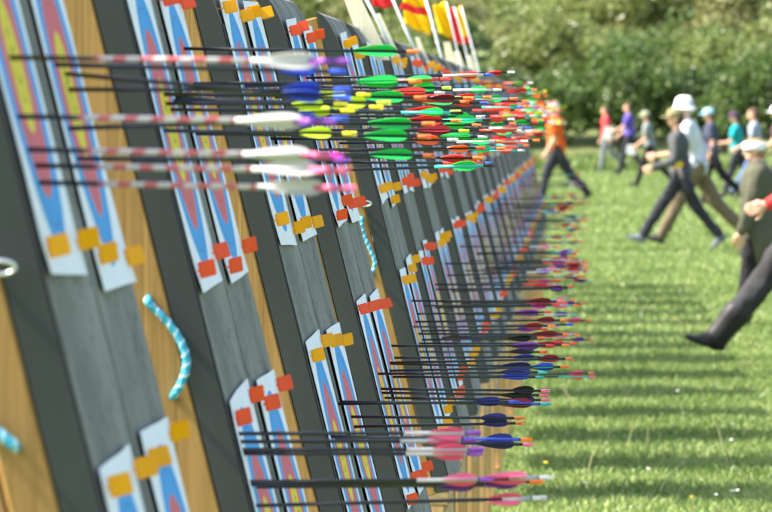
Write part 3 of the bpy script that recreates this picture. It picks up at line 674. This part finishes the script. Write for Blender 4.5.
flag(14, (461, 7), (483, 86), [(((461.5, 5), (449, 16), (456, 39), (470, 37)), Y_), (((470, 37), (456, 39), (459, 44), (471.5, 43)), R_)], 'small yellow wind flag with red lower hem, furthest right', .010)
def board(n, quad, label, y=.6):
    s = F / (YN[n] + y); pts = [W(x, yy, s) for x, yy in quad]
    base = pts[2]
    bm = bmesh.new(); th = Vector((0, .018, 0))
    a = [bm.verts.new(p - base) for p in pts]; b = [bm.verts.new(p - base + th) for p in pts]
    bm.faces.new(a); bm.faces.new(b[::-1])
    for i in range(4): bm.faces.new((a[i], b[i], b[(i + 1) % 4], a[(i + 1) % 4]))
    bmesh.ops.recalc_face_normals(bm, faces=bm.faces)
    o = bm_obj('cream_slat', bm, M['cream'], None); o.location = base
    tag(o, label, 'wooden slat', 'cream slats leaning behind the butts')
board(5, ((340, -12), (356, -12), (390, 60), (366, 60)), 'broadest cream slat leaning behind the sixth butt')
board(6, ((374, 14), (380, 13), (404, 66), (392, 66)), 'cream slat with pointed tip leaning behind the seventh butt')
board(8, ((415, 37), (419, 37), (432, 70), (424, 72)), 'short thin cream slat just right of the second white pole', )
board(11, ((443, 42), (450, 42), (462, 92), (452, 92)), 'cream slat below the yellow and red banded flag')
board(12, ((453, 52), (459, 51), (476, 100), (464, 100)), 'cream slat between the narrow yellow flag and red flag poles')
board(13, ((466, 56), (471, 55), (488, 104), (478, 104)), 'furthest right cream slat, beside the last flag pole')
# raised feet for these slats so they stand on the ground behind the stands
# (they are fixed to the stands' rear posts)

# ------------------------------------------------------------------ ground and grass
gm = mat('grass_soil', (.085, .12, .03), .95, .1, col2=(.15, .19, .055), vscale=.35, bump=.4, bscale=30)
bm = bmesh.new(); bmesh.ops.create_grid(bm, x_segments=60, y_segments=60, size=1, matrix=Matrix.Translation((0, 250, 0)) @ Matrix.Diagonal((500, 500, 1, 1)))
g = bm_obj('ground', bm, gm); tag(g, 'mown green field', kind='structure')
def grass_material():
    m = bpy.data.materials.new('grass_blades'); m.use_nodes = True
    nt = m.node_tree; N = nt.nodes; L = nt.links; b = N['Principled BSDF']; b.inputs['Roughness'].default_value = .45; b.inputs['Specular IOR Level'].default_value = .35
    geo = N.new('ShaderNodeNewGeometry')
    n = N.new('ShaderNodeTexNoise'); n.inputs['Scale'].default_value = .9; n.inputs['Detail'].default_value = 6; L.new(geo.outputs['Position'], n.inputs['Vector'])
    r = N.new('ShaderNodeValToRGB'); r.color_ramp.elements[0].position = .3; r.color_ramp.elements[1].position = .7
    r.color_ramp.elements[0].color = (.115, .18, .045, 1); r.color_ramp.elements[1].color = (.24, .31, .11, 1); L.new(n.outputs['Fac'], r.inputs['Fac'])
    nb = N.new('ShaderNodeTexNoise'); nb.inputs['Scale'].default_value = .35; nb.inputs['Detail'].default_value = 3; L.new(geo.outputs['Position'], nb.inputs['Vector'])
    ad = N.new('ShaderNodeMath'); ad.operation = 'MULTIPLY_ADD'; ad.inputs[1].default_value = .6; L.new(nb.outputs['Fac'], ad.inputs[0])
    sb = N.new('ShaderNodeMath'); sb.operation = 'SUBTRACT'; sb.inputs[1].default_value = .30; L.new(n.outputs['Fac'], ad.inputs[2]); L.new(ad.outputs[0], sb.inputs[0]); L.new(sb.outputs[0], r.inputs['Fac'])
    r2 = N.new('ShaderNodeValToRGB'); r2.color_ramp.elements[0].color = (.5, .7, .45, 1); r2.color_ramp.elements[1].color = (1.5, 1.35, 1.4, 1); L.new(geo.outputs['Random Per Island'], r2.inputs['Fac'])
    mx = N.new('ShaderNodeMix'); mx.data_type = 'RGBA'; mx.blend_type = 'MULTIPLY'; mx.inputs[0].default_value = 1
    L.new(r.outputs['Color'], mx.inputs[6]); L.new(r2.outputs['Color'], mx.inputs[7]); L.new(mx.outputs[2], b.inputs['Base Color'])
    t = N.new('ShaderNodeBsdfTranslucent'); L.new(mx.outputs[2], t.inputs['Color'])
    ms = N.new('ShaderNodeMixShader'); ms.inputs[0].default_value = .3; L.new(b.outputs[0], ms.inputs[1]); L.new(t.outputs[0], ms.inputs[2]); L.new(ms.outputs[0], N['Material Output'].inputs[0])
    return m
GR = grass_material()
def grass(name, y0, y1, dens, hmin, hmax, wid, label, lo=-.045, hi=.036, m0=1.3, m1=1.2, zig=0.3):
    n = int((y1 - y0) * ((hi - lo) * (y0 + y1) / 2 + m0 + m1) * dens)
    y = rng.uniform(y0, y1, n * 2); w = (hi - lo) * y + m0 + m1; keep = rng.uniform(0, ((hi - lo) * y1 + m0 + m1), n * 2) < w; y = y[keep][:n]; n = len(y)
    x = rng.uniform(0, 1, n) * ((hi - lo) * y + m0 + m1) + lo * y - m0
    # clumps
    cl = np.array([noise.noise(Vector((a * 2.3, b * .9, 0))) for a, b in zip(x, y)])
    h = rng.uniform(hmin, hmax, n) * (1 + .5 * cl); th = rng.uniform(0, 2 * PI, n); ph = rng.uniform(0, 2 * PI, n); be = rng.uniform(.2, .9, n) * h
    wd = wid * rng.uniform(.6, 1.3, n)
    dx, dy = np.cos(th) * wd, np.sin(th) * wd
    bx_, by_ = np.cos(ph) * be, np.sin(ph) * be
    base = np.stack([x, y, np.zeros(n)], 1)
    v = np.zeros((n, 4, 3))
    v[:, 0] = base + np.stack([-dx, -dy, 0 * x], 1); v[:, 1] = base + np.stack([dx, dy, 0 * x], 1)
    v[:, 2] = base + np.stack([dx * .6 + bx_ * .4, dy * .6 + by_ * .4, h * .65], 1); v[:, 3] = base + np.stack([bx_ - dx * .1, by_ - dy * .1, h], 1)
    me = np_mesh(name, v.reshape(-1, 3), 4)
    o = link(name, me, GR); tag(o, label, 'grass', kind='stuff')
grass('grass', 23, 45, 1900, .012, .040, .0032, 'short green grass growing near the butts')
grass('grass', 45, 85, 380, .02, .05, .007, 'short green grass growing in the middle of the field')
grass('grass', 85, 182, 90, .02, .06, .016, 'short green grass growing far out on the field', m0=2, m1=2)
# tall fringe grass by the hedge
grass('grass', 181, 193, 150, .08, .42, .03, 'tall grass growing along the foot of the hedge', lo=-.12, hi=.06)
# daisies: white and yellow flower heads scattered in the grass
def stalks():
    bm = bmesh.new()
    for k in range(26):
        y = 26 + 30 * random.random() ** 1.5; x = random.uniform(-.012, .030) * y + random.uniform(-.3, .2); h = random.uniform(.07, .16); a = random.uniform(0, 6.28); l = random.uniform(.3, .9) * h
        p = [Vector((x, y, 0)), Vector((x + math.cos(a) * l * .4, y + math.sin(a) * l * .4, h * .6)), Vector((x + math.cos(a) * l, y + math.sin(a) * l, h))]
        tube(bm, p, [.0022, .0016, .0008], 5)
    o = bm_obj('dry_stalks', bm, mat('straw', (.50, .45, .26), .8)); tag(o, 'pale dry grass stalks sticking out of the short grass', 'grass', kind='stuff')
stalks()
def daisies():
    bm = bmesh.new()
    for k in range(45):
        y = 27 + 75 * random.random() ** 1.6; x = random.uniform(-.01, .032) * y + random.uniform(-.3, .2)
        c = Vector((x, y, random.uniform(.05, .075)))
        mi = 1 if random.random() < .15 else 0; r = random.uniform(.007, .012) * (1.3 if mi else 1)
        ring = [bm.verts.new(c + Vector((math.cos(a) * r * (1 if i % 2 else .7), math.sin(a) * r * (1 if i % 2 else .7), random.uniform(-.002, .003)))) for i, a in enumerate(np.linspace(0, 2 * PI, 17)[:-1])]
        top = bm.verts.new(c + Vector((0, 0, .005)))
        for i in range(16):
            f = bm.faces.new((ring[i], ring[(i + 1) % 16], top)); f.material_index = mi
    o = bm_obj('daisies', bm, [mat('white_petals', (.85, .85, .82), .7), mat('yellow_petals', (.85, .65, .02), .7)])
    tag(o, 'tiny white and yellow flowers scattered in the grass', 'flowers', kind='stuff')
daisies()

# ------------------------------------------------------------------ hedge, shrubs and hill
hillm = mat('hill_scrub', (.07, .10, .032), .95, .1, col2=(.14, .15, .06), vscale=.25, bump=.6, bscale=3)
bm = bmesh.new(); nx, ny = 60, 24; gv = []
for j in range(ny + 1):
    row = []
    for i in range(nx + 1):
        x = -130 + 260 * i / nx; t = j / ny; y = 199 + 110 * t
        z = -.3 + 12 * (t ** 1.25) + noise.noise(Vector((x * .08, y * .05, 3))) * 1.2 * min(1, t * 4)
        row.append(bm.verts.new((x, y, z)))
    gv.append(row)
for j in range(ny):
    for i in range(nx): bm.faces.new((gv[j][i], gv[j][i + 1], gv[j + 1][i + 1], gv[j + 1][i]))
o = bm_obj('hill', bm, hillm, None, True); tag(o, 'scrubby hillside', kind='structure')
def leaf_mat(name, c, var=.32, tr=.35):
    m = bpy.data.materials.new(name); m.use_nodes = True
    nt = m.node_tree; N = nt.nodes; L = nt.links; b = N['Principled BSDF']; b.inputs['Roughness'].default_value = .4; b.inputs['Specular IOR Level'].default_value = .4
    geo = N.new('ShaderNodeNewGeometry'); r2 = N.new('ShaderNodeValToRGB')
    r2.color_ramp.elements[0].color = (*[x * (1 - var) for x in c], 1); r2.color_ramp.elements[1].color = (*[x * (1 + var * 1.3) for x in c], 1)
    L.new(geo.outputs['Random Per Island'], r2.inputs['Fac']); L.new(r2.outputs['Color'], b.inputs['Base Color'])
    t = N.new('ShaderNodeBsdfTranslucent'); L.new(r2.outputs['Color'], t.inputs['Color'])
    ms = N.new('ShaderNodeMixShader'); ms.inputs[0].default_value = tr; L.new(b.outputs[0], ms.inputs[1]); L.new(t.outputs[0], ms.inputs[2]); L.new(ms.outputs[0], N['Material Output'].inputs[0])
    return m
LM = dict(dark=leaf_mat('leaf_dark', (.046, .088, .022)), mid=leaf_mat('leaf_mid', (.085, .14, .032)), light=leaf_mat('leaf_light', (.17, .22, .06)),
          olive=leaf_mat('leaf_olive', (.17, .205, .06)), brown=leaf_mat('leaf_brown', (.20, .21, .075)), bloom=leaf_mat('blossom', (.42, .46, .30), .25),
          bark=mat('bark', (.16, .13, .10), .9, var=.3, vscale=6, bump=.6, bscale=20, stretch=(1, 1, .2)))
def crown_mesh(rx, ry, rz, nclump, nleaf, lsize, seed, zc):
    r = np.random.default_rng(seed); V = []
    for c in range(nclump):
        d = r.normal(size=3); d /= np.linalg.norm(d); d[2] = abs(d[2]) * 1.0 - .35
        rad = r.uniform(.45, 1.0) ** .6; cc = d * rad * np.array([rx, ry, rz]) * (1 + .18 * r.normal())
        cr = r.uniform(.14, .30) * min(rx, rz)
        p = r.normal(size=(nleaf, 3)); p /= np.linalg.norm(p, axis=1)[:, None]; p *= (r.uniform(.3, 1, nleaf) ** .4)[:, None] * cr
        p[:, 2] *= .75
        V.append(p + cc)
    P = np.concatenate(V); P[:, 2] += zc; P = P[P[:, 2] > .05]; n = len(P)
    a = r.normal(size=(n, 3)); a /= np.linalg.norm(a, axis=1)[:, None]; b = np.cross(a, r.normal(size=(n, 3))); b /= np.linalg.norm(b, axis=1)[:, None]
    s = lsize * r.uniform(.5, 1.4, n)[:, None]
    v = np.stack([P - a * s, P + b * s * .55, P + a * s, P - b * s * .55], 1)
    return np_mesh('crown', v.reshape(-1, 3), 4)
CROWNS = [crown_mesh(1, 1, 1, 100, 85, .044, 20 + k, 1.02) for k in range(5)]
BLOOM = [crown_mesh(1.03, 1.03, 1.03, 14, 30, .026, 90 + k, 1.02) for k in range(3)]
def trunk_me(seed):
    r = random.Random(seed); bm = bmesh.new()
    tube(bm, [(0, 0, -.1), (.02, 0, .4), (.05 * r.uniform(-1, 1), .03, .8), (.1 * r.uniform(-1, 1), 0, 1.25)], [.07, .055, .04, .02], 8)
    for k in range(7):
        a = r.uniform(0, 2 * PI); z = r.uniform(.25, .9); e = Vector((math.cos(a) * .6, math.sin(a) * .6, z + r.uniform(.3, .6)))
        tube(bm, [(0, 0, z), (e.x * .5, e.y * .5, z + .15), e], [.028, .02, .008], 6)
    me = bpy.data.meshes.new('trunk'); bm.to_mesh(me); bm.free(); return me
TRUNKS = [trunk_me(k) for k in range(3)]
for t in TRUNKS: t.materials.append(LM['bark'])
def shrub(x, y, z, rx, rz, leaf, bloom, label, name='bush', cat='bush', group=None, k=0, light=None):
    r = empty(name, (x, y, z), label, cat, group, (0, 0, random.uniform(0, 6.28)))
    t = bpy.data.objects.new('trunk', TRUNKS[k % 3]); C.objects.link(t); t.parent = r; t.scale = (rx, rx, rz)
    c = bpy.data.objects.new('crown', CROWNS[k % 5].copy()); c.data.materials.append(LM[leaf]); C.objects.link(c); c.parent = r; c.scale = (rx, rx, rz)
    if bloom:
        bl = bpy.data.objects.new('blossom', BLOOM[k % 3]); C.objects.link(bl); bl.parent = r; bl.scale = (rx, rx, rz)
for b in BLOOM: b.materials.append(LM['bloom'])
# px position -> x at 192 m
k = 0
front = []
xs = [-31, -27.5, -24, -20.6, -17.3, -14.2, -11.5, -9.0, -6.7, -4.6, -2.6, -.8, 1.0, 2.9, 4.9, 7.2, 10, 13.2, 16.6, 20]
hz = [1.9, 2.1, 1.8, 2.0, 1.9, 2.1, 1.8, 2.0, 1.7, 2.1, 1.75, 1.6, 2.0, 1.7, 1.95, 1.8, 2.1, 1.9, 2.0, 1.8]
inview = [i for i, x in enumerate(xs) if -13 < x < 6]
for i, x in enumerate(xs):
    leaf = ['mid', 'dark', 'mid', 'light', 'dark', 'mid'][i % 6]
    adj = {'mid': 'leafy green', 'dark': 'dark green', 'light': 'pale green'}[leaf]
    pos = 'outside the picture' if i not in inview else None
    if i in inview:
        q = inview.index(i); pos = '%s from the left in the front hedge' % ORD[q]
        lb = '%s bush%s, %s' % (adj, ' with white blossom' if i % 2 == 0 else '', pos)
    else:
        lb = '%s bush%s, %s hedge end, %s' % (adj, ' with white blossom' if i % 2 == 0 else '', 'left' if x < 0 else 'right', 'outermost' if i in (0, len(xs) - 1) else ORD[i if x < 0 else len(xs) - 1 - i] + ' from end')
    shrub(x, 193 + random.uniform(-1.2, 1.2), -.1, random.uniform(1.5, 1.9), hz[i], leaf, i % 2 == 0, lb, group='bushes in the front hedge', k=k); k += 1
# second, taller rows up the slope
def rowof(y, x0, x1, step, zb, rxr, rzr, leaves, group, rowname, blooms=3):
    global k
    x = x0; j = 0
    while x < x1:
        lf = leaves[j % len(leaves)]; adj = {'mid': 'green', 'dark': 'dark green', 'light': 'pale green', 'olive': 'olive green', 'brown': 'brownish'}[lf]
        shrub(x, y + random.uniform(-2, 2), zb, random.uniform(*rxr), random.uniform(*rzr), lf, j % blooms == 0, '%s tree in the %s, %s from its left end' % (adj, rowname, ORD[j]),
              name='scrub_tree', cat='tree', group=group, k=k); k += 1; j += 1; x += step * random.uniform(.85, 1.15)
rowof(201, -19, 12, 2.6, .3, (1.5, 2.0), (1.9, 2.5), ['mid', 'light', 'dark', 'olive'], 'trees just behind the hedge', 'row just behind the hedge', 4)
rowof(211, -20, 12, 3.0, .5, (1.6, 2.3), (1.9, 2.6), ['olive', 'brown', 'light', 'mid', 'olive'], 'trees on the lower slope', 'row on the lower slope', 3)
rowof(232, -22, 16, 3.3, 2.2, (2.1, 2.8), (2.0, 2.8), ['light', 'olive', 'brown'], 'trees on the upper slope', 'row on the upper slope', 5)
rowof(243, -22, 17, 3.6, 3.2, (2.1, 2.8), (2.0, 2.8), ['olive', 'light', 'brown', 'olive'], 'trees near the top of the picture', 'topmost row on the slope', 5)
rowof(222, -21, 15, 3.2, 1.2, (1.8, 2.5), (1.8, 2.6), ['brown', 'olive', 'light', 'olive'], 'trees higher up the slope', 'row higher up the slope', 5)

# quivers at the hips of the walking archers
def quiver(p, label, body, cols, side=-.14):
    q = empty('quiver', p['root'].location + p['hip'][0] + Vector((-.02, side + .05, -.02)), label, 'quiver', 'quivers worn by the walking archers')
    bm = bmesh.new(); tube(bm, [(.13, -.03, -.30), (.07, -.03, -.1), (.01, -.03, .12)], [.032, .043, .05], 12); bm_obj('tube', bm, body, q, True)
    bm = bmesh.new(); box(bm, (.05, -.078, -.08), (.06, .012, .16), rot=Matrix.Rotation(-.3, 4, 'Y'), bev=.004); bm_obj('pocket', bm, dk, q)
    for i, cname in enumerate(cols):
        bm = bmesh.new(); a = Vector((-.02 + .016 * i, -.03 + (-1) ** i * .02, .05)); e = a + Vector((-.05 + .01 * i, 0, .15)); tube(bm, [a, e], .004, 8); box(bm, a.lerp(e, .62), (.028, .003, .06), bev=.001)
        bm_obj('quiver_arrow', bm, VM[cname], q)
quiver(p6, 'dark quiver with orange and yellow vaned arrows at the hip of the capped woman', shoe_b, ['orange', 'yellow', 'orange', 'lime', 'red'])
quiver(p1, 'black quiver at the hip of the man in patterned orange shirt', shoe_b, ['lime', 'orange', 'lime'])
quiver(p7, 'navy quiver with white vaned arrows beside the light blue cap wearer', jean, ['white', 'blue', 'white'])
quiver(p9, 'red quiver at the hip of the person in blue jeans', patt, ['pink', 'white'])

# ------------------------------------------------------------------ light
w = bpy.data.worlds.new('World'); scene.world = w; w.use_nodes = True
nt = w.node_tree; sky = nt.nodes.new('ShaderNodeTexSky'); sky.sky_type = 'NISHITA'; sky.sun_disc = False
EL, AZ = math.radians(48), math.radians(4)        # sun from the left (-x), a little from the camera side (-y)
sky.sun_elevation = EL; sky.dust_density = 3.0; sky.ozone_density = .6; sd = Vector((-math.cos(AZ) * math.cos(EL), -math.sin(AZ) * math.cos(EL), math.sin(EL)))
sky.sun_rotation = math.atan2(sd.x, sd.y)
bg = nt.nodes['Background']; bg.inputs['Strength'].default_value = .15; nt.links.new(sky.outputs[0], bg.inputs['Color'])
sl = bpy.data.lights.new('sun', 'SUN'); sl.energy = 4.3; sl.angle = math.radians(.5); sl.color = (1, .95, .87)
so = bpy.data.objects.new('sun', sl); C.objects.link(so); so.rotation_euler = sd.to_track_quat('Z', 'Y').to_euler(); so.location = (-10, 0, 15)

# ------------------------------------------------------------------ camera
cd = bpy.data.cameras.new('camera'); cam = bpy.data.objects.new('camera', cd); C.objects.link(cam); scene.camera = cam
cam.location = (0, 0, H); cam.rotation_euler = (PI / 2, 0, 0)
cd.sensor_width = 36; cd.sensor_fit = 'HORIZONTAL'; cd.lens = F / 772 * 36; cd.shift_x = -(VX - 386) / 772; cd.shift_y = -(256 - VY) / 772
cd.clip_start = .3; cd.clip_end = 3000
cd.dof.use_dof = True; cd.dof.focus_distance = 14.0; cd.dof.aperture_fstop = 21.0; cd.dof.aperture_blades = 9
scene.view_settings.view_transform = 'Standard'; scene.view_settings.look = 'None'; scene.view_settings.gamma = 1; scene.view_settings.exposure = 1.72
scene.view_settings.use_curve_mapping = False
scene.view_settings.use_white_balance = True; scene.view_settings.white_balance_temperature = 6750; scene.view_settings.white_balance_tint = 10
scene.render.engine = 'CYCLES'
scene.cycles.max_bounces = 8
